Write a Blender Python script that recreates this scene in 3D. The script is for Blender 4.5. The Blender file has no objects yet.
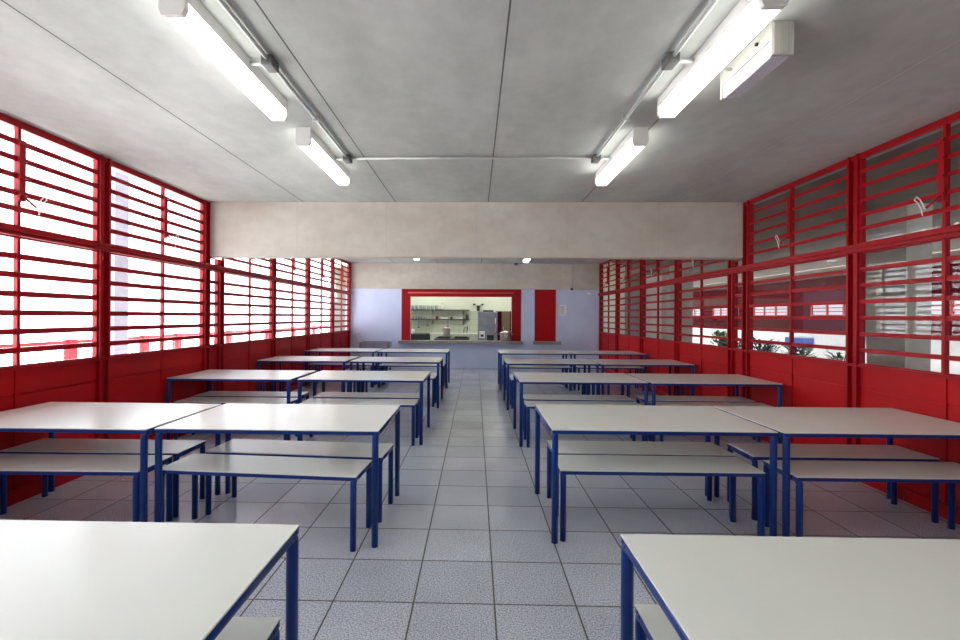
import bpy, bmesh, math, random
from mathutils import Vector, Matrix
R = math.radians
random.seed(7)
C = bpy.context.scene.collection
sc = bpy.context.scene

# ------------------------------------------------------------------ materials
def mat(name, col=(.8, .8, .8), rough=.5, metal=0., spec=.5):
    m = bpy.data.materials.new(name); m.use_nodes = True
    b = m.node_tree.nodes['Principled BSDF']
    b.inputs['Base Color'].default_value = (*col, 1)
    b.inputs['Roughness'].default_value = rough
    b.inputs['Metallic'].default_value = metal
    b.inputs['Specular IOR Level'].default_value = spec
    m.diffuse_color = (*col, 1)
    return m
class NT:
    """small helper to write node graphs"""
    def __init__(s, m):
        s.t = m.node_tree; s.b = s.t.nodes.get('Principled BSDF')
        s.co = s.t.nodes.new('ShaderNodeNewGeometry').outputs['Position']
    def L(s, a, b): s.t.links.new(a, b)
    def n(s, typ, **k):
        o = s.t.nodes.new(typ)
        for a, b in k.items(): setattr(o, a, b)
        return o
    def math(s, op, a, b=None, c=None):
        o = s.n('ShaderNodeMath', operation=op)
        for i, v in enumerate((a, b, c)):
            if v is None: continue
            if hasattr(v, 'node'): s.L(v, o.inputs[i])
            else: o.inputs[i].default_value = v
        return o.outputs[0]
    def sep(s):
        o = s.n('ShaderNodeSeparateXYZ'); s.L(s.co, o.inputs[0]); return o.outputs
    def noise(s, scale, detail=3, rough=.55, stretch=None):
        o = s.n('ShaderNodeTexNoise'); o.inputs['Scale'].default_value = scale
        o.inputs['Detail'].default_value = detail; o.inputs['Roughness'].default_value = rough
        if stretch:
            mp = s.n('ShaderNodeMapping'); mp.inputs['Scale'].default_value = stretch
            s.L(s.co, mp.inputs[0]); s.L(mp.outputs[0], o.inputs['Vector'])
        else: s.L(s.co, o.inputs['Vector'])
        return o.outputs['Fac']
    def ramp(s, f, stops):
        o = s.n('ShaderNodeValToRGB'); e = o.color_ramp.elements
        while len(e) < len(stops): e.new(.5)
        for i, (p, c) in enumerate(stops):
            e[i].position = p; e[i].color = (*c, 1) if len(c) == 3 else c
        s.L(f, o.inputs[0]); return o.outputs[0]
    def mix(s, f, a, b, typ='MIX'):
        o = s.n('ShaderNodeMix', data_type='RGBA', blend_type=typ)
        for i, v in ((0, f), (6, a), (7, b)):
            if hasattr(v, 'node'): s.L(v, o.inputs[i])
            elif i == 0: o.inputs[0].default_value = v
            else: o.inputs[i].default_value = (*v, 1)
        return o.outputs[2]
    def col(s, v): s.L(v, s.b.inputs['Base Color'])
    def rough(s, v): s.L(v, s.b.inputs['Roughness'])
    def bump(s, v, strength=.2, dist=.01):
        o = s.n('ShaderNodeBump'); o.inputs['Strength'].default_value = strength
        o.inputs['Distance'].default_value = dist
        s.L(v, o.inputs['Height']); s.L(o.outputs[0], s.b.inputs['Normal'])

def m_floor():
    m = mat('speckled_floor_tile', (.4, .42, .47), .3); t = NT(m); x, y, z = t.sep()
    P = .4235
    def line(c, off):
        q = t.math('DIVIDE', t.math('SUBTRACT', c, off), P)
        f = t.math('FRACT', q)
        d = t.math('MINIMUM', f, t.math('SUBTRACT', 1., f))
        return d, t.math('FLOOR', q)
    dx, ix = line(x, .108 - P * 40); dy, iy = line(y, 2.868 - P * 40)
    g = t.math('LESS_THAN', t.math('MINIMUM', dx, dy), .0105)
    wn = t.n('ShaderNodeTexWhiteNoise', noise_dimensions='2D'); cv = t.n('ShaderNodeCombineXYZ')
    t.L(ix, cv.inputs[0]); t.L(iy, cv.inputs[1]); t.L(cv.outputs[0], wn.inputs['Vector'])
    tone = t.ramp(wn.outputs['Value'], [(0, (.49, .53, .60)), (1, (.58, .62, .69))])
    sp = t.ramp(t.noise(120, 2, .85), [(.36, (.42, .42, .45)), (.5, (1, 1, 1)), (.64, (1.45, 1.45, 1.45))])
    c = t.mix(1., tone, sp, 'MULTIPLY')
    st = t.ramp(t.noise(1.3, 4), [(.3, (.86, .86, .85)), (.7, (1.06, 1.06, 1.06))])
    c = t.mix(1., c, st, 'MULTIPLY')
    t.col(t.mix(g, c, (.085, .08, .075)))
    r = t.math('ADD', t.math('MULTIPLY', t.noise(14, 3), .18), .14)
    t.rough(t.math('ADD', r, t.math('MULTIPLY', g, .5)))
    t.bump(t.math('SUBTRACT', 1., g), .25, .002)
    return m
def m_concrete(name, a, b, joints=False, boards=False, rough=.8):
    m = mat(name, a, rough, spec=.25); t = NT(m); x, y, z = t.sep()
    f = t.noise(1.1, 6, .62, (1.0, .45, 1.0) if joints else (1, 1, 2.2))
    c = t.ramp(f, [(.3, a), (.7, b)])
    c2 = t.ramp(t.noise(7, 5, .6), [(.3, (.93, .93, .92)), (.7, (1.04, 1.04, 1.03))])
    c = t.mix(1., c, c2, 'MULTIPLY')
    h = t.noise(9, 5)
    if joints:
        P = 1.253
        q = t.math('FRACT', t.math('DIVIDE', t.math('SUBTRACT', x, .162 - P * 9), P))
        d = t.math('MINIMUM', q, t.math('SUBTRACT', 1., q))
        g = t.math('LESS_THAN', d, .0042)
        c = t.mix(g, c, t.mix(t.math('GREATER_THAN', x, 2.), (.10, .095, .09), (.62, .62, .60)))
        e = t.math('LESS_THAN', d, .03)
        c = t.mix(t.math('MULTIPLY', e, .10), c, (.3, .3, .3))
        h = t.math('SUBTRACT', h, t.math('MULTIPLY', g, 2.))
    if boards:
        q = t.math('FRACT', t.math('DIVIDE', x, 1.22))
        g = t.math('LESS_THAN', q, .006)
        c = t.mix(t.math('MULTIPLY', g, .35), c, (.35, .33, .3))
    t.col(c); t.bump(h, .25, .008)
    return m
def m_paint(name, a, b, rough=.5, sc_=3., bump=.0, spec=.5):
    m = mat(name, a, rough, spec=spec); t = NT(m)
    t.col(t.ramp(t.noise(sc_, 5), [(.3, a), (.7, b)]))
    if bump: t.bump(t.noise(sc_ * 3, 3), bump, .004)
    return m
def m_tile(name, col, grout, P, rough=.25):
    m = mat(name, col, rough); t = NT(m); x, y, z = t.sep()
    g = None
    for c_ in (x, z):
        q = t.math('FRACT', t.math('ADD', t.math('DIVIDE', c_, P), 50))
        l = t.math('LESS_THAN', q, .03)
        g = l if g is None else t.math('MAXIMUM', g, l)
    t.col(t.mix(g, col, grout)); return m
def m_granite(name):
    m = mat(name, (.2, .2, .2), .35); t = NT(m)
    t.col(t.ramp(t.noise(60, 4, .8), [(.35, (.07, .065, .06)), (.5, (.24, .22, .21)), (.65, (.5, .47, .45))])); return m
def m_glass():
    m = bpy.data.materials.new('window_glass'); m.use_nodes = True; t = m.node_tree
    t.nodes.clear()
    o = t.nodes.new('ShaderNodeOutputMaterial'); mx = t.nodes.new('ShaderNodeMixShader')
    tr = t.nodes.new('ShaderNodeBsdfTransparent'); tr.inputs[0].default_value = (.93, .94, .95, 1)
    gl = t.nodes.new('ShaderNodeBsdfGlossy'); gl.inputs['Roughness'].default_value = .01
    fr = t.nodes.new('ShaderNodeFresnel'); ge = t.nodes.new('ShaderNodeNewGeometry'); mr = t.nodes.new('ShaderNodeMapRange')
    mr.inputs['To Min'].default_value = 1.46; mr.inputs['To Max'].default_value = 1 / 1.46   # same reflectance from both sides of the sheet
    t.links.new(ge.outputs['Backfacing'], mr.inputs['Value']); t.links.new(mr.outputs[0], fr.inputs[0])
    t.links.new(fr.outputs[0], mx.inputs[0]); t.links.new(tr.outputs[0], mx.inputs[1])
    t.links.new(gl.outputs[0], mx.inputs[2]); t.links.new(mx.outputs[0], o.inputs[0]); return m
def m_emit(name, col, s):
    m = bpy.data.materials.new(name); m.use_nodes = True; b = m.node_tree.nodes['Principled BSDF']
    b.inputs['Base Color'].default_value = (.8, .8, .8, 1)
    b.inputs['Emission Color'].default_value = (*col, 1); b.inputs['Emission Strength'].default_value = s; return m

LAMP = 4.8
M = dict(
    floor=m_floor(),
    ceil=m_concrete('painted_concrete_ceiling', (.40, .42, .40), (.60, .62, .595), joints=True),
    beam=m_concrete('board_formed_concrete', (.50, .455, .40), (.61, .58, .53), boards=True),
    red=m_paint('red_enamel', (.29, .003, .007), (.34, .0035, .008), .42, 4., spec=.22),
    redb=mat('highlight_red_enamel', (.62, .09, .08), .3),  # lighter red paints a highlight onto the pull bar
    redp=m_paint('red_enamel_sheet', (.37, .004, .007), (.44, .005, .008), .5, 2.5, .15, spec=.18),
    blue=mat('blue_enamel', (.004, .034, .205), .3, spec=.35),
    lam=m_paint('white_laminate', (.76, .79, .74), (.79, .82, .77), .27, 2.),
    wall=m_paint('pale_lavender_paint', (.54, .62, .84), (.61, .69, .90), .45, 2.),
    rear=mat('white_wall_paint', (.82, .82, .84), .7),
    kit=m_paint('cream_kitchen_paint', (.76, .80, .66), (.80, .84, .70), .5, 2.),
    ktile=m_tile('pale_green_wall_tile', (.66, .71, .58), (.35, .37, .3), .2),
    granite=m_granite('grey_granite'),
    glass=m_glass(),
    tube=m_emit('lamp_diffuser_glow', (1., .985, .93), LAMP),
    tube2=m_emit('added_kitchen_lamp_glow', (1., .985, .93), LAMP * 2.),  # stronger glow, only for the added kitchen lights
    plastic=mat('white_plastic', (.84, .84, .80), .4),
    ribbed=mat('clear_ribbed_plastic', (.62, .6, .66), .2),
    galv=mat('galvanised_steel', (.52, .54, .53), .4, .3),
    dgalv=mat('dark_cast_metal', (.12, .12, .12), .5, .5),
    steel=mat('stainless_steel', (.75, .74, .72), .16, 1.),
    fridge=m_paint('grey_brushed_panel', (.20, .21, .27), (.28, .29, .35), .3, 6.),
    black=mat('black_enamel', (.012, .012, .014), .4),
    alu=mat('dull_aluminium', (.62, .52, .52), .35, .5),
    white=mat('white_enamel', (.8, .8, .78), .3),
    paper=mat('white_paper', (.82, .82, .86), .8),
    ink=mat('grey_ink', (.3, .3, .34), .8),
    brown=mat('brown_board', (.20, .14, .08), .6),
    dshelf=mat('dark_stone_shelf', (.12, .12, .11), .5),
    cord=mat('white_cord', (.75, .74, .7), .7),
    cup=mat('tinted_mug', (.35, .38, .42), .2),
    green=mat('green_plastic', (.03, .14, .05), .4),
    outc=m_concrete('pale_paving', (.62, .61, .59), (.74, .73, .71)),
    outw=m_concrete('outdoor_white_render', (.72, .72, .72), (.80, .80, .80)),
    pill=m_concrete('outdoor_concrete', (.44, .42, .38), (.55, .53, .48)),
    cover=mat('dull_white_plastic', (.42, .42, .38), .4),
    pillg=m_concrete('outdoor_grey_render', (.085, .08, .095), (.11, .105, .12)),
    patio=m_concrete('dark_patio_paving', (.16, .155, .15), (.24, .23, .22)),  # darker copy of the paving, shade under the roof put into the colour
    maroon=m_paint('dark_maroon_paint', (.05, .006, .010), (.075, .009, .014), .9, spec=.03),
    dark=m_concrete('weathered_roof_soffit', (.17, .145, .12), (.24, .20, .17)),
    leaf=mat('dark_green_leaf', (.02, .06, .015), .45),
    leaf2=mat('light_green_leaf', (.09, .17, .04), .5),
    bark=mat('bark', (.08, .05, .03), .8),
    banner=mat('blue_banner_cloth', (.03, .07, .35), .7),
    mesh=mat('pink_wire_infill', (.55, .12, .15), .6),
)

# ------------------------------------------------------------------ mesh building
class MB:
    def __init__(s): s.bm = bmesh.new()
    def box(s, x0, x1, y0, y1, z0, z1, bev=0.):
        if bev:
            t = bmesh.new(); s2 = MB.__new__(MB); s2.bm = t; s2.box(x0, x1, y0, y1, z0, z1)
            bmesh.ops.bevel(t, geom=list(t.edges), offset=bev, segments=2, affect='EDGES', profile=.5)
            me = bpy.data.meshes.new('tmp'); t.to_mesh(me); t.free(); s.bm.from_mesh(me); bpy.data.meshes.remove(me); return s
        v = [s.bm.verts.new((x, y, z)) for x in (x0, x1) for y in (y0, y1) for z in (z0, z1)]
        for f in ((0, 1, 3, 2), (4, 6, 7, 5), (0, 4, 5, 1), (2, 3, 7, 6), (0, 2, 6, 4), (1, 5, 7, 3)):
            s.bm.faces.new([v[i] for i in f])
        return s
    def prism(s, pts, axis, a, b):
        """extrude polygon pts along axis from a to b"""
        def P(u, w, t): return {'x': (t, u, w), 'y': (u, t, w), 'z': (u, w, t)}[axis]
        v0 = [s.bm.verts.new(P(u, w, a)) for u, w in pts]; v1 = [s.bm.verts.new(P(u, w, b)) for u, w in pts]
        n = len(pts)
        s.bm.faces.new(v0[::-1]); s.bm.faces.new(v1)
        for i in range(n): s.bm.faces.new([v0[i], v0[(i + 1) % n], v1[(i + 1) % n], v1[i]])
        return s
    def tube(s, pts, r, seg=10, caps=True):
        pts = [Vector(p) for p in pts]; rings = []
        n = len(pts); up = None
        for i, p in enumerate(pts):
            d = (pts[min(i + 1, n - 1)] - pts[max(i - 1, 0)]).normalized()
            if up is None:
                up = Vector((1, 0, 0)) if abs(d.x) < .9 else Vector((0, 1, 0))
            a = (up - d * up.dot(d)).normalized(); up = a; b = d.cross(a)
            rr = r[i] if isinstance(r, (list, tuple)) else r
            rings.append([s.bm.verts.new(p + (a * math.cos(2 * math.pi * k / seg) + b * math.sin(2 * math.pi * k / seg)) * rr) for k in range(seg)])
        for q, w in zip(rings, rings[1:]):
            for k in range(seg):
                f = s.bm.faces.new([q[k], q[(k + 1) % seg], w[(k + 1) % seg], w[k]]); f.smooth = True
        if caps:
            s.bm.faces.new(rings[0][::-1]); s.bm.faces.new(rings[-1])
        return s
    def lathe(s, prof, loc=(0, 0, 0), seg=20):
        loc = Vector(loc); rings = []
        for r, z in prof:
            rings.append([s.bm.verts.new(loc + Vector((r * math.cos(2 * math.pi * k / seg), r * math.sin(2 * math.pi * k / seg), z))) for k in range(seg)])
        for q, w in zip(rings, rings[1:]):
            for k in range(seg):
                f = s.bm.faces.new([q[k], q[(k + 1) % seg], w[(k + 1) % seg], w[k]]); f.smooth = True
        s.bm.faces.new(rings[0][::-1]); s.bm.faces.new(rings[-1])
        return s
    def quad(s, *p): s.bm.faces.new([s.bm.verts.new(q) for q in p]); return s
    def build(s, name, m, parent=None, loc=None):
        bmesh.ops.recalc_face_normals(s.bm, faces=s.bm.faces)
        me = bpy.data.meshes.new(name); s.bm.to_mesh(me); s.bm.free(); me.materials.append(m)
        o = bpy.data.objects.new(name, me); C.objects.link(o)
        if parent: o.parent = parent
        if loc: o.location = loc
        return o
def tag(o, label, cat, group=None, kind=None):
    o['label'] = label; o['category'] = cat
    if group: o['group'] = group
    if kind: o['kind'] = kind
    return o
def thing(name, label, cat, loc=(0, 0, 0), rz=0, group=None, kind=None):
    o = bpy.data.objects.new(name, None); C.objects.link(o); o.empty_display_size = .1
    o.location = loc; o.rotation_euler = (0, 0, rz)
    return tag(o, label, cat, group, kind)
def dup(o, parent=None):
    c = o.copy(); C.objects.link(c); c.parent = parent
    for ch in list(o.children): dup(ch, c)
    return c

XL, XR = -3.685, 3.605          # inner planes of the two glazed walls
YK, Y0 = 13.58, -1.6          # kitchen wall, rear wall behind the camera
ZC, ZS = 3.045, 2.295         # ceiling, soffit of the cross beam

# ------------------------------------------------------------------ shell
tag(MB().box(XL - .12, XR + .12, Y0 - .1, YK + .2, -.12, 0).build('floor', M['floor']), 'grey blue speckled tile floor with dark joints', 'floor', kind='structure')
tag(MB().box(XL - .2, XR + .2, Y0 - .1, YK + .2, ZC, ZC + .25).build('ceiling', M['ceil']), 'painted concrete slab ceiling with straight panel joints', 'ceiling', kind='structure')
b = MB().prism([(6.32, ZC), (6.32, ZS + .015), (6.335, ZS), (6.46, ZS), (6.46, ZC)], 'x', XL, XR)
tag(b.build('trim_1', M['beam']), 'deep concrete beam crossing the room under the ceiling', 'beam', kind='structure')
b = MB().prism([(YK - .015, ZC), (YK - .015, ZS), (YK + .17, ZS), (YK + .17, ZC)], 'x', XL, XR)
tag(b.build('trim_2', M['beam']), 'bare concrete lintel above the pale kitchen wall', 'beam', kind='structure')
tag(MB().box(XL, XR, Y0 - .1, Y0, 0, ZC).build('wall_front', M['rear']), 'plain white wall behind the camera', 'wall', kind='structure')
# kitchen wall with the serving hatch and the second, closed hatch
HX0, HX1, HZ0 = -2.15, 1.32, .80
GX0, GX1 = 1.71, 2.32
b = MB()
b.box(XL - .1, HX0, YK, YK + .15, 0, ZS); b.box(HX0, HX1, YK, YK + .15, 0, HZ0 - .08)
b.box(HX1, GX0, YK, YK + .15, 0, ZS); b.box(GX0, GX1, YK, YK + .15, 0, HZ0 - .08); b.box(GX1, XR + .1, YK, YK + .15, 0, ZS)
tag(b.build('wall_back', M['wall']), 'pale lavender painted wall holding the kitchen hatch', 'wall', kind='structure')

# glazed side walls ------------------------------------------------
POST = [-.72, 1.04, 2.80, 4.515, 6.275, 6.635, 8.40, 10.165, 11.93, 13.49]
def sidewall(s, name):
    X = XL if s < 0 else XR
    def xx(d): return X - s * d          # d metres towards the room
    def bx(m_, d0, d1, y0, y1, z0, z1):
        a, c_ = sorted((xx(d0), xx(d1))); m_.box(a, c_, y0, y1, z0, z1)
    # red sheet panel with pressed folds
    b = MB()
    bx(b, -.05, 0, Y0, YK, 0, 1.07)
    bx(b, 0, .012, Y0, YK, .86, 1.055); bx(b, 0, .008, Y0, YK, .13, .845)
    bx(b, 0, .06, Y0, YK, 0, .10)
    for a, c_ in zip(POST, POST[1:]):
        if c_ - a > 1: bx(b, 0, .022, (a + c_) / 2 - .012, (a + c_) / 2 + .012, .0, 1.06)
    side = 'left' if s < 0 else 'right'
    w = tag(b.build('wall_' + side, M['redp']), 'red steel sheet panels below the %s windows' % side, 'wall', kind='structure')
    # concrete end piece behind the camera
    b = MB(); bx(b, -.05, 0, Y0, POST[0], 1.07, ZC)
    tag(b.build('trim_%d' % (3 if s < 0 else 4), M['rear']), 'painted wall strip behind the camera on the %s' % side, 'wall', kind='structure')
    # continuous transom rail and head rail
    b = MB(); bx(b, -.02, .065, POST[0], YK, 2.118, 2.195); bx(b, .0, .09, POST[0], YK, 2.150, 2.165)
    tag(b.build('trim_%d' % (5 if s < 0 else 6), M['red']), 'long red steel transom rail along the %s windows' % side, 'rail', kind='structure')
    b = MB(); bx(b, -.02, .03, POST[0], 6.32, 3.0, ZC); bx(b, -.02, .03, 6.6, YK, 3.0, ZC)
    bx(b, -.02, .045, POST[0], YK, 1.05, 1.078)
    tag(b.build('trim_%d' % (7 if s < 0 else 8), M['red']), 'red head and sill rails of the %s windows' % side, 'rail', kind='structure')
    n = 9 if s < 0 else 30
    hb = .023 if s < 0 else .0185
    for k, y in enumerate(POST):
        top = ZS if k == 5 else ZC
        b = MB(); h = .065
        bx(b, -.03, .0, y - h, y + h, 0, top)
        bx(b, .0, .05, y - h, y - h + .026, 0, top); bx(b, .0, .05, y + h - .026, y + h, 0, top)
        bx(b, .0, .02, y - .02, y + .02, 0, top)
        for z in (1.15, 1.6, 2.05, 2.3, 2.6, 2.9):
            if z < top: bx(b, .02, .03, y - .012, y + .012, z - .012, z + .012)
        tag(b.build('trim_%d' % (n + k), M['red']), 'red channel steel post %d along the %s windows' % (k + 1, side), 'post', kind='structure')
    n = 1 if s < 0 else 11
    for k, (ya, yb) in enumerate(zip(POST, POST[1:])):
        ya += .065; yb -= .065; narrow = yb - ya < .5; ym = (ya + yb) / 2
        win = thing('window_%d' % (n + k), 'red barred window bay %d along the %s wall' % (k + 1, side), 'window', (X, ym, 1.08), kind='structure')
        def P(o): o.parent = win; o.location = (-X, -ym, -1.08)
        top = ZS if narrow else 3.0
        f = MB()
        for (z0, z1) in ((1.078, 2.118), (2.195, top)):
            bx(f, 0, .03, ya, ya + .018, z0, z1); bx(f, 0, .03, yb - .018, yb, z0, z1)
            bx(f, 0, .03, ya, yb, z0, z0 + .012); bx(f, 0, .03, ya, yb, z1 - .014, z1)
        P(f.build('frame', M['red']))
        g = MB()
        for z in (1.208, 1.358, 1.508, 1.66, 1.812, 1.96): bx(g, -.004, .028, ya, yb, z - hb, z + hb)
        P(g.build('glazing_bar', M['red']))
        if not narrow:
            g = MB()
            for z in (2.34, 2.468, 2.603, 2.738, 2.872):
                g.prism([(xx(-.008), z + hb + .006), (xx(.032), z + hb - .005), (xx(.036), z - hb - .005), (xx(-.004), z - hb + .008)], 'y', ya, yb)
            P(g.build('louvre_bar', M['red']))
            mu = MB(); bx(mu, 0, .035, ym - .014, ym + .014, 1.078, 2.118); P(mu.build('mullion', M['red']))
            mu = MB(); bx(mu, 0, .035, ym - .013, ym + .013, 2.195, 3.0); P(mu.build('upper_mullion', M['red']))
            r_ = MB(); bx(r_, .03, .062, ym - .026, ym + .026, 2.40, 2.885)
            for z in (2.468, 2.603, 2.738, 2.872): bx(r_, .062, .075, ym - .03, ym + .03, z - .02, z - .004)
            rod = r_.build('operating_rod', M['red']); P(rod)
            h_ = MB(); h_.tube([(xx(.06), ym + .0, 2.44), (xx(.09), ym + .015, 2.41), (xx(.125), ym + .05, 2.36)], .009, 8)
            h_.build('lever', M['red'], rod)
            cd = MB(); cd.tube([(xx(.10), ym + .03, 2.38), (xx(.11), ym + .07, 2.36), (xx(.11), ym + .11, 2.44), (xx(.11), ym + .14, 2.47), (xx(.11), ym + .16, 2.45), (xx(.11), ym + .13, 2.42), (xx(.11), ym + .10, 2.36), (xx(.11), ym + .09, 2.31)], .0045, 6)
            P(cd.build('cord', M['cord']))
        p = MB()
        x_ = xx(.008)
        zs = [1.085, 1.208, 1.358, 1.508, 1.66, 1.812, 1.96, 2.112]
        p.quad((x_, ya, 1.08), (x_, yb, 1.08), (x_, yb, 2.116), (x_, ya, 2.116))
        P(p.build('pane', M['glass']))
        p = MB()
        if narrow: p.quad((x_, ya, 2.2), (x_, yb, 2.2), (x_, yb, top), (x_, ya, top))
        else:
            zs = [2.2, 2.34, 2.468, 2.603, 2.738, 2.872, 2.99]
            for a, c_ in zip(zs, zs[1:]):
                xa, xb = xx(.004), xx(.016)
                p.quad((xa, ya + .01, a + .006), (xa, yb - .01, a + .006), (xb, yb - .01, c_ - .006), (xb, ya + .01, c_ - .006))
        P(p.build('upper_pane', M['glass']))
sidewall(-1, 'left'); sidewall(1, 'right')

# ------------------------------------------------------------------ kitchen hatch
w = thing('window_25', 'wide red framed serving hatch open to the kitchen', 'window', ((HX0 + HX1) / 2, YK, HZ0), kind='structure')
def W(o, t): o.parent = t; o.location = -t.location; return o
b = MB(); b.box(HX0, -1.895, YK - .012, YK + .15, HZ0, ZS); b.box(1.05, HX1, YK - .012, YK + .15, HZ0, ZS)
b.box(-1.895, 1.05, YK - .012, YK + .15, 2.20, ZS)
W(b.build('frame', M['red']), w)
b = MB(); b.box(-1.90, 1.055, YK + .0, YK + .13, 2.075, 2.20); W(b.build('shutter_box', M['redp']), w)
b = MB(); b.tube([(-1.96, YK - .03, 2.185), (1.10, YK - .03, 2.185)], .022, 10); W(b.build('pull_bar', M['redb']), w)
b = MB()
for x in (-1.9, 1.035): b.box(x, x + .018, YK + .01, YK + .05, HZ0, 2.08)
W(b.build('shutter_track', M['steel']), w)
t = MB().box(-2.21, 1.37, YK - .26, YK + .2, HZ0 - .085, HZ0, .006).build('granite_counter', M['granite'])
tag(t, 'long speckled grey granite counter under the open kitchen hatch', 'counter')
w = thing('window_26', 'narrow closed red hatch right of the serving hatch', 'window', (2.0, YK, HZ0), kind='structure')
b = MB(); b.box(GX0, GX1, YK - .0, YK + .06, HZ0, ZS); W(b.build('shutter', M['redp']), w)
b = MB(); b.box(GX0, GX0 + .03, YK - .012, YK, HZ0, ZS); b.box(GX1 - .03, GX1, YK - .012, YK, HZ0, ZS); b.box(GX0, GX1, YK - .012, YK, ZS - .03, ZS); b.box(GX0 + .03, GX0 + .05, YK - .006, YK, HZ0, ZS - .03)
W(b.build('frame', M['red']), w)
t = MB().box(1.66, 2.44, YK - .24, YK + .1, HZ0 - .085, HZ0, .006).build('granite_sill', M['granite'])
tag(t, 'short grey granite ledge under the narrow closed red hatch', 'ledge')
# notice
t = thing('paper_notice', 'sheet of white paper taped to the pale wall right of the narrow hatch', 'paper', (2.52, YK - .002, 1.7))
MB().box(-.10, .10, -.002, 0, -.155, .155).build('sheet', M['paper'], t)
b = MB()
for i in range(9): b.box(-.075, .03 + .045 * random.random(), -.0035, -.002, .10 - i * .026, .108 - i * .026)
b.build('text_lines', M['ink'], t)
t = MB().lathe([(.045, 0), (.045, .012), (.03, .03), (.01, .035)], seg=16)
t = t.build('wall_sensor', M['plastic'], loc=(3.27, YK - .0, 2.17)); t.rotation_euler = (R(90), 0, 0)
tag(t, 'small round white fitting high on the wall near the right corner', 'sensor')

# kitchen room
KY = 17.15
tag(MB().box(-4.2, 4.2, YK + .2, KY + .1, -.12, 0).build('floor', M['floor']), 'kitchen floor beyond the hatch', 'floor', kind='structure')
tag(MB().box(-4.2, 4.2, YK + .2, KY + .1, 2.95, 3.1).build('ceiling', M['kit']), 'kitchen ceiling beyond the hatch', 'ceiling', kind='structure')
b = MB().box(-4.2, 4.2, KY, KY + .1, 1.70, 2.95)
kw = b.build('wall_kitchen', M['kit']); tag(kw, 'cream upper wall at the back of the kitchen', 'wall', kind='structure')
tag(MB().box(-4.2, .75, KY, KY + .1, 0, 1.70).build('wall_kitchen_tiled', M['ktile']), 'pale green tiled wall at the back of the kitchen', 'wall', kind='structure')
tag(MB().box(1.48, 4.2, KY, KY + .1, 0, 1.70).build('wall_kitchen_right', M['ktile']), 'tiled wall right of the kitchen cupboard', 'wall', kind='structure')
tag(MB().box(-4.3, -4.2, YK, KY, 0, 3).build('wall_kitchen_left_side', M['kit']), 'left side wall of the kitchen', 'wall', kind='structure')
tag(MB().box(4.2, 4.3, YK, KY, 0, 3).build('wall_kitchen_right_side', M['kit']), 'right side wall of the kitchen', 'wall', kind='structure')
d = thing('door_1', 'dark red framed door with brown panel in the kitchen back wall', 'door', (1.13, KY, 0), kind='structure')
b = MB(); b.box(-.38, -.17, -.03, .06, 0, 1.70); b.box(.13, .35, -.03, .06, 0, 1.70); b.build('frame', M['maroon'], d)
MB().box(-.17, .13, .0, .05, 0, 1.70).build('panel', M['brown'], d)
MB().box(-.12, -.09, -.05, .0, .95, 1.1, .005).build('handle', M['steel'], d)

# shelves with mugs
def shelf(z, label):
    t = thing('wall_shelf', label, 'shelf', (-1.55, KY, z), group=None)
    MB().box(-1.3, 1.33, -.30, 0, -.04, 0).build('board', M['dshelf'], t)
    for x in (-1.1, 0, 1.1):
        MB().prism([(-.27, -.045), (0, -.045), (0, -.2)], 'x', x - .012, x + .012).build('bracket', M['dgalv'], t)
shelf(1.745, 'upper dark shelf on the kitchen back wall carrying a row of mugs')
shelf(1.405, 'lower dark shelf on the kitchen back wall carrying small dishes')
mug = thing('mug', 'tinted mug in the row along the upper kitchen shelf', 'mug', (-2.27, KY - .17, 1.745), group='mugs on the upper kitchen shelf')
MB().lathe([(.045, 0), (.052, .02), (.055, .15), (.05, .15), (.045, .03)], seg=14).build('body', M['cup'], mug)
MB().tube([(.05, 0, .12), (.073, 0, .11), (.073, 0, .05), (.05, 0, .04)], .008, 6).build('handle', M['cup'], mug)
for i in range(1, 7):
    c = dup(mug); c.location = (-2.27 + i * .142, KY - .17, 1.745)
t = thing('glass_jar', 'clear storage jar standing right of the mugs on the upper shelf', 'jar', (-1.235, KY - .16, 1.745))
MB().lathe([(.07, 0), (.078, .03), (.078, .15), (.055, .19)], seg=16).build('body', M['kit'], t); MB().lathe([(.06, .19), (.062, .22), (.02, .235)], seg=16).build('lid', M['steel'], t)
def cyl(name, label, cat, x, r, h, m, z=1.405, y=KY - .15, grp=None):
    o = MB().lathe([(r * .8, 0), (r, h * .12), (r, h * .9), (r * .86, h)], seg=16).build(name, m, loc=(x, y, z)); return tag(o, label, cat, grp)
cyl('cup', 'small red cup on the lower kitchen shelf', 'cup', -1.40, .045, .10, M['redp'])
cyl('bowl_stack', 'wide stack of white bowls on the lower kitchen shelf', 'bowls', -1.15, .15, .055, M['white'])
cyl('pitcher', 'green plastic pitcher on the lower kitchen shelf', 'pitcher', -.87, .05, .09, M['green'])
cyl('plate_stack', 'low stack of white plates on the lower kitchen shelf', 'plates', -.60, .15, .05, M['white'])
cyl('canister', 'tall dark canister at the right end of the lower shelf', 'canister', -.30, .055, .17, M['dgalv'])
cyl('bottle', 'slim grey bottle left of the dark canister on the lower shelf', 'bottle', -.43, .03, .17, M['cup'])

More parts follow.
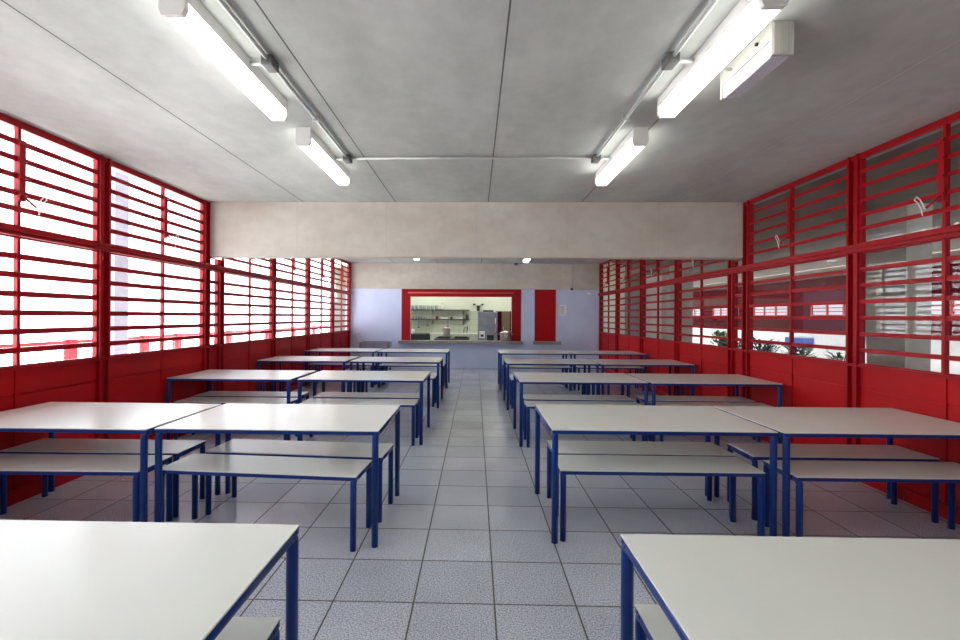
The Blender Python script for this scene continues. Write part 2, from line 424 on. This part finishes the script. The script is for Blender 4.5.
# utensils hanging under the lower shelf
for i, (x, l, nm, lb) in enumerate(((-2.05, .26, 'ladle', 'long ladle hanging under the left end of the lower shelf'), (-1.72, .18, 'skimmer', 'short round skimmer hanging under the lower kitchen shelf'),
                           (-1.0, .22, 'spatula', 'flat spatula hanging under the middle of the lower shelf'))):
    t = thing(nm, lb, nm, (x, KY - .26, 1.365))
    MB().tube([(0, 0, 0), (0, 0, -l)], .006, 6).build('handle', M['dgalv'], t)
    if nm == 'spatula': MB().box(-.035, .035, -.004, .004, -l - .09, -l).build('blade', M['dgalv'], t)
    else: MB().lathe([(.01, -.03), (.035, -.02), (.045, .01), (.04, .01)], (0, -.03, -l), 12).build('bowl', M['dgalv'], t)
for k in range(5):
    o = MB().lathe([(.02, 0), (.028, .01), (.034, .10), (.03, .10), (.024, .015)], seg=12).build('drinking_glass', M['cup'], loc=(-2.25 + k * .1, KY - .16, 1.405))
    tag(o, 'small drinking glass in the row at the left end of the lower shelf', 'glass', 'glasses on the lower kitchen shelf')
# sink block with faucet
t = thing('sink_unit', 'white tiled sink block standing behind the stove in the kitchen', 'sink', (-.75, 16.8, 0))
MB().box(-.85, .90, -.30, .34, 0, .86).build('body', M['ktile'], t)
MB().box(-.87, .92, -.32, .345, .86, .905, .006).build('worktop', M['white'], t)
b = MB(); b.tube([(.45, .15, .9), (.45, .15, 1.03), (.45, .10, 1.14), (.45, -.0, 1.16), (.47, -.08, 1.12), (.48, -.1, 1.04)], .013, 8)
f = b.build('faucet', M['dgalv'], t)
MB().tube([(.33, .15, .9), (.35, .15, 1.08), (.42, .13, 1.13)], .011, 8).build('side_pipe', M['dgalv'], f)
# stove
t = thing('industrial_stove', 'low dark steel industrial stove in the middle of the kitchen', 'stove', (-.76, 15.55, 0))
MB().box(-.56, .56, -.62, .62, .70, .79, .01).build('top', M['dgalv'], t)
for x in (-.28, .28):
    for y in (-.3, .3):
        g = MB()
        for k in range(5): g.box(x - .22, x + .22, y - .2 + k * .1, y - .185 + k * .1, .79, .812)
        g.box(x - .22, x - .2, y - .22, y + .22, .79, .812); g.box(x + .2, x + .22, y - .22, y + .22, .79, .812)
        g.build('grate', M['black'], t)
for x in (-.5, .5):
    for y in (-.55, .55): MB().box(x - .03, x + .03, y - .03, y + .03, 0, .7).build('leg', M['dgalv'], t)
for x in (-.35, -.12, .12, .35):
    MB().tube([(x, -.62, .745), (x, -.66, .745)], .022, 10).build('knob', M['black'], t)
# cooking pot
def pot(name, label, loc, r, h, m, m2):
    t = thing(name, label, 'pot', loc)
    MB().lathe([(r * .93, 0), (r, .02), (r, h * .93), (r * 1.04, h * .95), (r * 1.04, h * .97), (r * .97, h)], seg=28).build('body', m, t)
    MB().lathe([(r * 1.0, h * .97), (r * .9, h + .012), (r * .3, h + .035), (.01, h + .04)], seg=28).build('lid', m, t)
    for s in (-1, 1):
        MB().tube([(s * r, -.05, h * .75), (s * (r + .045), -.045, h * .77), (s * (r + .045), .045, h * .77), (s * r, .05, h * .75)], .009, 8).build('handle', m2, t)
    MB().lathe([(.012, h + .035), (.02, h + .06), (.016, h + .07)], seg=12).build('knob', m2, t)
pot('aluminium_pot', 'pinkish aluminium pot standing on the dark industrial stove', (-.97, 15.85, .812), .12, .30, M['alu'], M['dgalv'])
pot('stainless_pot', 'shiny stainless steel pot on the granite counter at the right', (.88, YK + .02, HZ0), .165, .25, M['steel'], M['steel'])
# oven
t = thing('oven', 'black oven against the left back part of the kitchen wall', 'oven', (-2.15, 16.7, 0))
MB().box(-.5, .5, -.35, .35, 0, .86, .01).build('body', M['black'], t); MB().box(-.4, .4, -.36, -.35, .2, .65, .004).build('door', M['dgalv'], t)
MB().box(-.5, .5, -.32, .3, .86, .885).build('hob', M['dgalv'], t)
cyl('jug', 'small white jug on the black oven beside the hatch frame', 'jug', -2.2, .07, .16, M['white'], .885, 16.5)
# refrigerator
t = thing('refrigerator', 'grey refrigerator with a white label in the kitchen', 'refrigerator', (.40, 15.6, 0))
MB().box(-.32, .32, -.30, .34, 0, 1.66, .015).build('body', M['fridge'], t)
MB().box(-.315, .315, -.335, -.30, 1.20, 1.645, .008).build('upper_door', M['fridge'], t)
d = MB().box(-.315, .315, -.335, -.30, .04, 1.185, .008).build('lower_door', M['fridge'], t)
for z0, z1 in ((1.25, 1.45), (.85, 1.12)): MB().box(.24, .27, -.37, -.335, z0, z1, .006).build('handle', M['steel'], t)
MB().box(-.27, -.09, -.338, -.335, .80, 1.03).build('energy_label', M['paper'], d); 
MB().box(-.23, -.13, -.3395, -.338, .84, .92).build('label_print', M['black'], d)
MB().box(-.02, .20, -.338, -.335, .72, .9).build('dark_sticker', M['black'], d)
tag(MB().box(-.17, .17, -.12, .12, 0, .055, .01).build('tray', M['black'], loc=(.42, 15.5, 1.66)), 'flat black tray lying on top of the grey refrigerator', 'tray')
# emergency twin spot
t = thing('emergency_spotlight', 'black twin head emergency light high on the kitchen wall', 'emergency light', (.10, KY, 1.75))
MB().box(-.05, .05, -.08, 0, -.05, .14, .006).build('battery_box', M['black'], t)
for s in (-1, 1): 
    MB().lathe([(.03, 0), (.055, .05), (.055, .06)], (s * .15, -.06, .16), 12).build('spot_head', M['dgalv'], t)
    MB().tube([(0, -.04, .14), (s * .1, -.05, .17), (s * .15, -.06, .17)], .008, 6).build('arm', M['dgalv'], t)

# ------------------------------------------------------------------ ceiling lights
def fixture(x, y0, label, name='fluorescent_light', glow='tube'):
    t = thing(name, label, 'ceiling light', (x, y0, ZC - .001), group='lit fluorescent ceiling lights')
    MB().box(-.055, .055, 0.006, 1.194, -.072, 0).build('housing', M['white'], t)
    MB().prism([(-.052, -.072), (-.060, -.12), (-.046, -.145), (.046, -.145), (.060, -.12), (.052, -.072)], 'y', .03, 1.17).build('diffuser', M[glow], t)
    for a, c_ in ((0, .03), (1.17, 1.2)):
        MB().prism([(-.058, 0), (-.063, -.12), (-.048, -.149), (.048, -.149), (.063, -.12), (.058, 0)], 'y', a, c_).build('end_cap', M['plastic'], t)
    return t
fixture(-1.42, 2.14, 'lit fluorescent tube light nearest the camera on the left ceiling side')
fixture(-1.42, 3.80, 'shorter looking lit fluorescent light on the left, before the beam')
fixture(1.33, 2.12, 'lit fluorescent tube light nearest the camera on the right ceiling side')
fixture(1.33, 3.82, 'shorter looking lit fluorescent light on the right, before the beam')
fixture(-1.42, .46, 'added unseen fluorescent light above the camera on the left')  # unseen pair, added to brighten the near tables and floor
fixture(1.33, .44, 'added unseen fluorescent light above the camera on the right')
fixture(-1.42, -1.3, 'added unseen fluorescent light behind the camera on the left')  # second unseen pair, added for more light from behind
fixture(1.33, -1.3, 'added unseen fluorescent light behind the camera on the right')
fixture(-1.47, 10.5, 'distant lit fluorescent light left, seen just under the concrete beam')
fixture(1.28, 10.9, 'distant lit fluorescent light right, seen just under the concrete beam')
kt = fixture(-.6, 14.3, 'added unseen fluorescent light on the kitchen ceiling behind the hatch', glow='tube2'); kt.location.z = 2.949  # unseen kitchen lights, added to brighten the view through the hatch
for x_, y_ in ((-2.4, 14.3), (1.2, 14.3), (-1.5, 15.9), (.9, 15.9)):
    kt = fixture(x_, y_, 'added unseen fluorescent light on the kitchen ceiling behind the hatch', glow='tube2'); kt.location.z = 2.949
# unlit emergency luminaire
t = thing('emergency_light', 'short unlit white emergency light with ribbed cover beside the right tube', 'ceiling light', (1.585, 2.47, ZC - .001))
MB().box(-.055, .055, 0, .50, -.09, 0, .004).build('housing', M['cover'], t)
b = MB(); b.box(-.05, .05, .012, .488, -.175, -.09, .008)
for k in range(9): b.box(-.044 + k * .0105, -.040 + k * .0105, .02, .48, -.178, -.174)
b.build('cover', M['ribbed'], t)
for y_ in (-.008, .488):
    b = MB().box(-.058, .058, y_, y_ + .02, -.178, 0, .005)
    for k in range(8): b.box(-.05 + k * .0135, -.044 + k * .0135, y_ - .005, y_ + .024, -.17, -.008)
    b.build('end_plate', M['cover'], t)
MB().tube([(-.056, .12, -.05), (-.066, .12, -.05)], .01, 8).build('test_button', M['black'], t)
MB().tube([(-.056, .38, -.05), (-.25, .38, -.02)], .008, 8).build('supply_stub', M['galv'], t)
# conduits
def conduit(x, s, label, lampx):
    t = thing('conduit', label, 'conduit', (x, 0, ZC))
    MB().tube([(0, Y0, -.022), (0, 4.5, -.022)], .0125, 10).build('pipe', M['galv'], t)
    for y in (2.79, 4.5):
        MB().box(-.035, .035, y - .055, y + .055, -.06, 0, .008).build('junction_box', M['dgalv'], t)
        MB().tube([(0, y, -.028), (lampx - x - .055 * (1 if lampx > x else -1), y, -.028)], .013, 10).build('branch_pipe', M['galv'], t)
    for y in (.4, 1.6, 3.6): MB().box(-.03, .03, y - .012, y + .012, -.038, 0, .003).build('clamp', M['galv'], t)
conduit(-1.245, 1, 'galvanised conduit with junction boxes along the left row of lights', -1.42)
conduit(1.142, -1, 'galvanised conduit with junction boxes along the right row of lights', 1.33)
tag(MB().tube([(-1.245 + .036, 4.5, ZC - .022), (1.142 - .036, 4.5, ZC - .022)], .011, 10).build('cross_conduit', M['galv']), 'thin conduit crossing the ceiling between the two light rows', 'conduit')
t = thing('drop_conduit', 'conduit turning down the concrete lintel at the kitchen end', 'conduit', (0, YK, 0))
MB().tube([(1.17, -.05, 3.02), (2.70, -.05, 3.02), (2.75, -.05, 3.01), (2.77, -.05, 2.97), (2.77, -.045, 2.32)], .017, 10).build('pipe', M['galv'], t)
MB().box(1.11, 1.21, -.1, -.0, 2.985, ZC, .008).build('junction_box', M['dgalv'], t)
MB().box(2.735, 2.805, -.075, -.015, 2.27, 2.34, .008).build('outlet_box', M['dgalv'], t)

# ------------------------------------------------------------------ tables and benches
def furniture(name, label, cat, L, D, H, r=.0215, bend=.03):
    root = thing(name, label, cat)
    hx, hy = L / 2, D / 2
    MB().box(-hx, hx, -hy, hy, H - .007, H, .002).build('top_board' if cat == 'bench' else 'tabletop', M['lam'], root)
    MB().box(-hx + .002, hx - .002, -hy + .0005, -hy + .022, H - .030, H - .007, .002).build('edge_rail', M['blue'], root)
    MB().box(-hx + .002, hx - .002, hy - .022, hy - .0005, H - .030, H - .007, .002).build('edge_rail', M['blue'], root)
    za = H - .007 - r
    for s in (-1, 1):
        MB().tube([(s * (hx - r), -hy + .05, za), (s * (hx - r), hy - .05, za)], r, 12).build('side_rail', M['blue'], root)
    for s in (-1, 1):
        for q in (-1, 1):
            pts = [(s * (hx - r), q * (hy - .05), za)]
            yo = hy - r + .010
            for k in range(6):
                a = k / 5 * math.pi / 2
                pts.append((s * (hx - r), q * (yo - bend + bend * math.sin(a)), za - bend + bend * math.cos(a)))
            pts.append((s * (hx - r), q * yo, 0))
            MB().tube(pts, r, 12).build('leg', M['blue'], root)
    return root
LT, DT, HT, LB, DB, HB = 1.475, .89, .755, 1.355, .36, .475
table0 = furniture('dining_table', 'x', 'table', LT, DT, HT)
bench0 = furniture('bench', 'x', 'bench', LB, DB, HB, .0205, .03)
used = {'table': False, 'bench': False}
def place(kind, x, y, rz, label):
    src = table0 if kind == 'table' else bench0
    o = src if not used[kind] else dup(src)
    used[kind] = True
    o.location = (x, y, 0); o.rotation_euler = (0, 0, rz); o['label'] = label
    o['group'] = 'white tables with blue frames' if kind == 'table' else 'low white benches with blue frames'
    return o
rowname = ['nearest row', 'second row from the camera', 'third row from the camera', 'fourth row from the camera', 'last row before the kitchen']
#  side: (aisle x edge, sign)
tabs = {  # front edge Y of each row, left then right (inner, outer)
    'L': [(.765, None), (3.02, 2.995), (5.44, 5.42), (7.63, 7.66), (9.76, 9.80)],
    'R': [(.735, None), (3.115, 3.11), (5.42, 5.40), (7.54, 7.52), (9.60, 9.62)]}
inner = {'L': [-.622, -.625, -.605, -.585, -.575], 'R': [.503, .513, .515, .508, .508]}
rnd = random.Random(3)
for side in 'LR':
    sg = -1 if side == 'L' else 1
    sname = 'left' if side == 'L' else 'right'
    for i in range(5):
        xi = inner[side][i]; yi, yo = tabs[side][i]
        place('table', xi + sg * LT / 2, yi + DT / 2, 0, 'white laminate table, blue tubular frame, at the aisle, %s, %s side' % (rowname[i], sname))
        if yo is not None:
            xo = xi + sg * (LT + (.075 if i > 1 and side == 'L' else .03) + LT / 2)
            place('table', xo, yo + DT / 2, R(.4 * sg), 'white laminate table, blue frame, by the %s windows, %s' % (sname, rowname[i]))
        # benches (inner pair, outer pair)
        if i == 0:
            yb = 1.575 if side == 'L' else 1.69
            place('bench', (-.655 if side == 'L' else .575) + sg * LB / 2, yb - DB / 2, 0, 'white bench under the nearest table on the %s, mostly hidden' % sname)
            continue
        if i == 1:
            if side == 'L': B = [(-.74, 3.01, -4.), (-.66, 3.43, -3.5), (-2.20, 3.0, .8), (-2.20, 3.42, 0)]
            else: B = [(.575, 3.15, .2), (.60, 3.55, 0), (2.09, 3.085, .4), (2.07, 3.53, 0)]
        else:
            j = lambda a: (rnd.random() - .5) * a
            xb = xi + sg * .085
            B = [(xb + j(.02), yi - .03 + (.15 if i == 3 else 0), j(1.)), (xb + j(.05), yi + (.52 if i == 3 else .44), j(1.)), (xi + sg * (LT + .12) + j(.04), yo + .01, j(1.2)), (xi + sg * (LT + .12) + j(.05), yo + .46, j(1.))]
        for k, (xb, yb, a) in enumerate(B):
            col = 'aisle' if k < 2 else sname + ' window'
            place('bench', xb + sg * LB / 2, yb + DB / 2, R(a), 'white bench, %s of two under the %s table, %s, %s' % ('nearer' if k % 2 == 0 else 'farther', col, rowname[i].replace(' from the camera', '').replace(' before the kitchen', ''), sname))

# serving cart in the far left corner
t = thing('serving_cart', 'grey metal serving cart with curved handle in the far left corner', 'cart', (-2.72, 12.75, 0))
b = MB(); b.box(-.39, .39, -.25, .25, .62, .635); b.box(-.39, .39, -.25, -.235, .635, .80); b.box(-.39, .39, .235, .25, .635, .80); b.box(-.39, -.375, -.25, .25, .635, .80); b.box(.375, .39, -.25, .25, .635, .80)
b.build('tub', M['fridge'], t)
for x in (-.36, .36):
    for y in (-.22, .22):
        l = MB().tube([(x, y, .07), (x, y, .64)], .014, 8).build('leg', M['galv'], t)
        MB().tube([(x - .02, y, .035), (x + .02, y, .035)], .035, 14).build('wheel', M['black'], l)
MB().box(-.36, .36, -.22, .22, .22, .235).build('lower_shelf', M['fridge'], t)
for y in (-.22, .22): MB().tube([(-.38, y, .62), (-.42, y, .80), (-.47, y, .95), (-.54, y, 1.01), (-.60, y, 1.0)], .013, 8).build('handle_side', M['galv'], t)
MB().tube([(-.60, -.22, 1.0), (-.60, .22, 1.0)], .013, 8).build('handle', M['galv'], t)

# ------------------------------------------------------------------ outdoors, left
GZ = -.12
tag(MB().box(-60, XL - .12, -30, 60, GZ - .1, GZ).build('ground', M['outc']), 'sunlit pale paving outside the left windows', 'ground', kind='structure')
t = thing('red_railing', 'long red steel railing outside the left windows', 'railing', (-8, 0, GZ))
for y in [-2.4, .6, 3.5, 6.4, 9.07, 11.13, 12.38, 15.0, 17.8, 20.4, 23, 26]:
    MB().box(-.06, .06, y - .10, y + .10, 0, 1.12, .004).build('post', M['red'], t)
b = MB(); b.box(-.03, .03, -5, 27, 1.04, 1.10); b.build('top_rail', M['red'], t)
b = MB(); b.box(-.02, .02, -5, 27, .12, .16); b.build('bottom_rail', M['red'], t)
b = MB()
y = -5.
while y < 27:
    b.box(-.004, .004, y, y + .012, .14, 1.05); y += .11
z = .25
while z < 1.0: b.box(-.003, .003, -5, 27, z, z + .008); z += .11
b.build('wire_infill', M['mesh'], t)
def ext_col(x, y, w, d, h, label, name='concrete_pillar', m='pill'):
    t = thing(name, label, 'pillar', (x, y, GZ))
    MB().prism([(-w / 2, -d / 2), (w / 2, -d / 2), (w / 2, d / 2), (-w / 2, d / 2)], 'z', 0, h).build('shaft', M[m], t)
    MB().box(-w / 2 - .05, w / 2 + .05, -d / 2 - .05, d / 2 + .05, 0, .15, .01).build('base', M[m], t); return t
ext_col(-6.68, 8.58, .16, .34, 5.2, 'grey concrete pillar standing outside the left windows', m='pillg')
tag(MB().box(-22.2, -22, -20, 48, GZ, 7).build('white_building', M['outw']), 'plain white building far outside the left windows', 'building')
# ------------------------------------------------------------------ outdoors, right
tag(MB().box(XR + .12, 60, -30, 60, GZ - .1, GZ).build('ground', M['patio']), 'paving outside the right windows, colour darkened for the roof shade', 'ground', kind='structure')
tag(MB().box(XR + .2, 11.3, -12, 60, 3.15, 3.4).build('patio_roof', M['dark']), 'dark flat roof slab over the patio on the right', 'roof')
def vpillar(x, y, label):
    t = thing('slanted_pillar', label, 'pillar', (x, y, GZ))
    MB().prism([(-.28, 0), (.28, 0), (.55, 3.27), (-.30, 3.27)], 'x', -.18, .18).build('shaft', M['pill'], t)
    MB().box(-.3, .3, -.45, .45, 0, .5, .02).build('plinth', M['pill'], t)
vpillar(6.3, 7.1, 'broad slanted concrete pillar outside the nearest right window')
vpillar(6.3, 14.4, 'broad slanted concrete pillar farther along the right patio')
tag(MB().box(7.25, 7.9, 18.4, 18.7, GZ, 3.15).build('patio_partition', M['pill']), 'grey concrete wall piece at the end of the patio', 'partition')
tag(MB().box(6.65, 7.25, 18.42, 18.6, GZ, 3.15).build('patio_partition', M['outw']), 'white panel standing in for the sunlit opening past the patio', 'partition')  # white colour stands in for bright daylight beyond the patio
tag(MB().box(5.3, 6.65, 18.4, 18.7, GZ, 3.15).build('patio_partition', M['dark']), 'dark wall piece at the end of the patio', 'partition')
tag(MB().box(4.2, 5.3, 18.42, 18.6, GZ, 3.15).build('patio_partition', M['outw']), 'white wall piece nearest the room at the end of the patio', 'partition')
tag(MB().box(12.0, 12.2, -6, 40, GZ, 1.02).build('low_garden_wall', M['outw']), 'low white garden wall in daylight beyond the patio', 'garden wall')
t = thing('red_classroom_block', 'dark red louvred classroom block beyond the garden wall', 'building', (16, 14, GZ))
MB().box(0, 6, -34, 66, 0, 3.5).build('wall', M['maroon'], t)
MB().box(-2.9, 6.5, -34.5, 66.5, 3.5, 3.8).build('roof', M['dark'], t)  # deep eave out of view, added to keep the block wall in shade
for k in range(10):
    y = -22 + k * 4.6
    wn_ = MB().box(-.05, .02, y, y + 3.0, 1.75, 2.3).build('window', M['cup'], t)
    bb = MB()
    for q in range(4): bb.box(-.09, -.05, y, y + 3.0, 1.75 + q * .165, 1.80 + q * .165)
    for q in range(4): bb.box(-.1, -.05, y + q * .97, y + q * .97 + .09, 1.75, 2.3)
    bb.build('louvres', M['red'], wn_)
def shrub(x, y, h, r, n, label, m='leaf'):
    t = thing('garden_shrub', label, 'shrub', (x, y, GZ), group='shrubs by the garden wall')
    b = MB(); q = random.Random(int(x * 31 + y * 17))
    for i in range(n):
        a = q.random() * 6.283; rr = r * q.random() ** .6; z = h * (.25 + .75 * q.random())
        base = Vector((math.cos(a) * rr * .7, math.sin(a) * rr * .7, z * .8)); d = Vector((math.cos(a), math.sin(a), .4 + q.random())).normalized()
        l = .16 + .14 * q.random(); w = d.cross(Vector((0, 0, 1))).normalized() * l * .22
        b.quad(base, base + d * l * .5 + w, base + d * l - Vector((0, 0, .04)), base + d * l * .5 - w)
    b.build('foliage', M[m], t)
    b = MB()
    for i in range(5):
        a = i * 1.26; b.tube([(0, 0, 0), (math.cos(a) * r * .3, math.sin(a) * r * .3, h * .4), (math.cos(a) * r * .6, math.sin(a) * r * .6, h * .8)], .012, 5)
    b.build('stem', M['bark'], t)
shrub(10.2, 19.6, 1.25, .5, 260, 'tall green shrub seen through the far right window', 'leaf2')
shrub(10.0, 18.4, .95, .6, 260, 'low dark shrub right of the tall green one')
shrub(10.1, 16.7, 1.0, .6, 200, 'dark shrub seen left in the middle right window')
shrub(10.2, 15.0, .9, .55, 170, 'dark shrub seen at the centre of the middle right window')
shrub(10.4, 13.6, .8, .3, 40, 'sparse little shrub seen right in the middle right window')
t = thing('blue_banner', 'blue cloth banner hung on the low white garden wall', 'banner', (11.97, 17.6, .62))
MB().box(-.02, 0, -.75, .75, -.18, .16).build('cloth', M['banner'], t)

# ------------------------------------------------------------------ light
wd = bpy.data.worlds.new('World'); sc.world = wd; wd.use_nodes = True
nt = wd.node_tree; bg = nt.nodes['Background']
tc = nt.nodes.new('ShaderNodeTexCoord'); sp = nt.nodes.new('ShaderNodeSeparateXYZ'); rp = nt.nodes.new('ShaderNodeValToRGB')
nt.links.new(tc.outputs['Generated'], sp.inputs[0]); nt.links.new(sp.outputs[2], rp.inputs[0]); nt.links.new(rp.outputs[0], bg.inputs[0])
e = rp.color_ramp.elements; e[0].color = (.93, .97, 1, 1); e[0].position = 0; e[1].color = (.72, .84, 1, 1); e[1].position = .8
bg.inputs[1].default_value = 2.6
sun = bpy.data.lights.new('sun', 'SUN'); sun.energy = 26; sun.angle = R(1.); sun.color = (.97, .98, 1)
so = bpy.data.objects.new('sun', sun); C.objects.link(so); so.rotation_euler = Vector((.22, -.28, .93)).to_track_quat('Z', 'Y').to_euler()
for s, X in ((-1, XL - .25), (1, XR + .25)):
    a = bpy.data.lights.new('sky_portal', 'AREA'); a.shape = 'RECTANGLE'; a.size = 2.0; a.size_y = 14.6; a.cycles.is_portal = True
    ao = bpy.data.objects.new('sky_portal', a); C.objects.link(ao); ao.location = (X, 6.3, 2.05)
    # local -Z must point to the room: rotate about Y
    ao.rotation_euler = (0, R(-90) if s < 0 else R(90), 0)

# ------------------------------------------------------------------ camera
F, YAW, ROLL, PX, PY = 468., math.atan(.0234), .006, 464.5, 316.5
cd = bpy.data.cameras.new('camera'); co = bpy.data.objects.new('camera', cd); C.objects.link(co)
cd.sensor_width = 36; cd.lens = F / 960 * 36; cd.clip_start = .02; cd.clip_end = 300
cd.shift_x = (480 - PX) / 960; cd.shift_y = -(320 - PY) / 960
co.location = (0, 0, 1.5)
co.rotation_euler = (Matrix.Rotation(YAW, 3, 'Z') @ Matrix.Rotation(R(90), 3, 'X') @ Matrix.Rotation(ROLL, 3, 'Z')).to_euler()
sc.camera = co
vs = sc.view_settings; sc.display_settings.display_device = 'sRGB'
vs.view_transform = 'Standard'; vs.look = 'None'; vs.gamma = 1; vs.exposure = 1.12; vs.use_curve_mapping = False
sc.cycles.max_bounces = 10; sc.cycles.diffuse_bounces = 6; sc.cycles.transparent_max_bounces = 24
sc.cycles.sample_clamp_indirect = 8; sc.cycles.caustics_reflective = False; sc.cycles.caustics_refractive = False
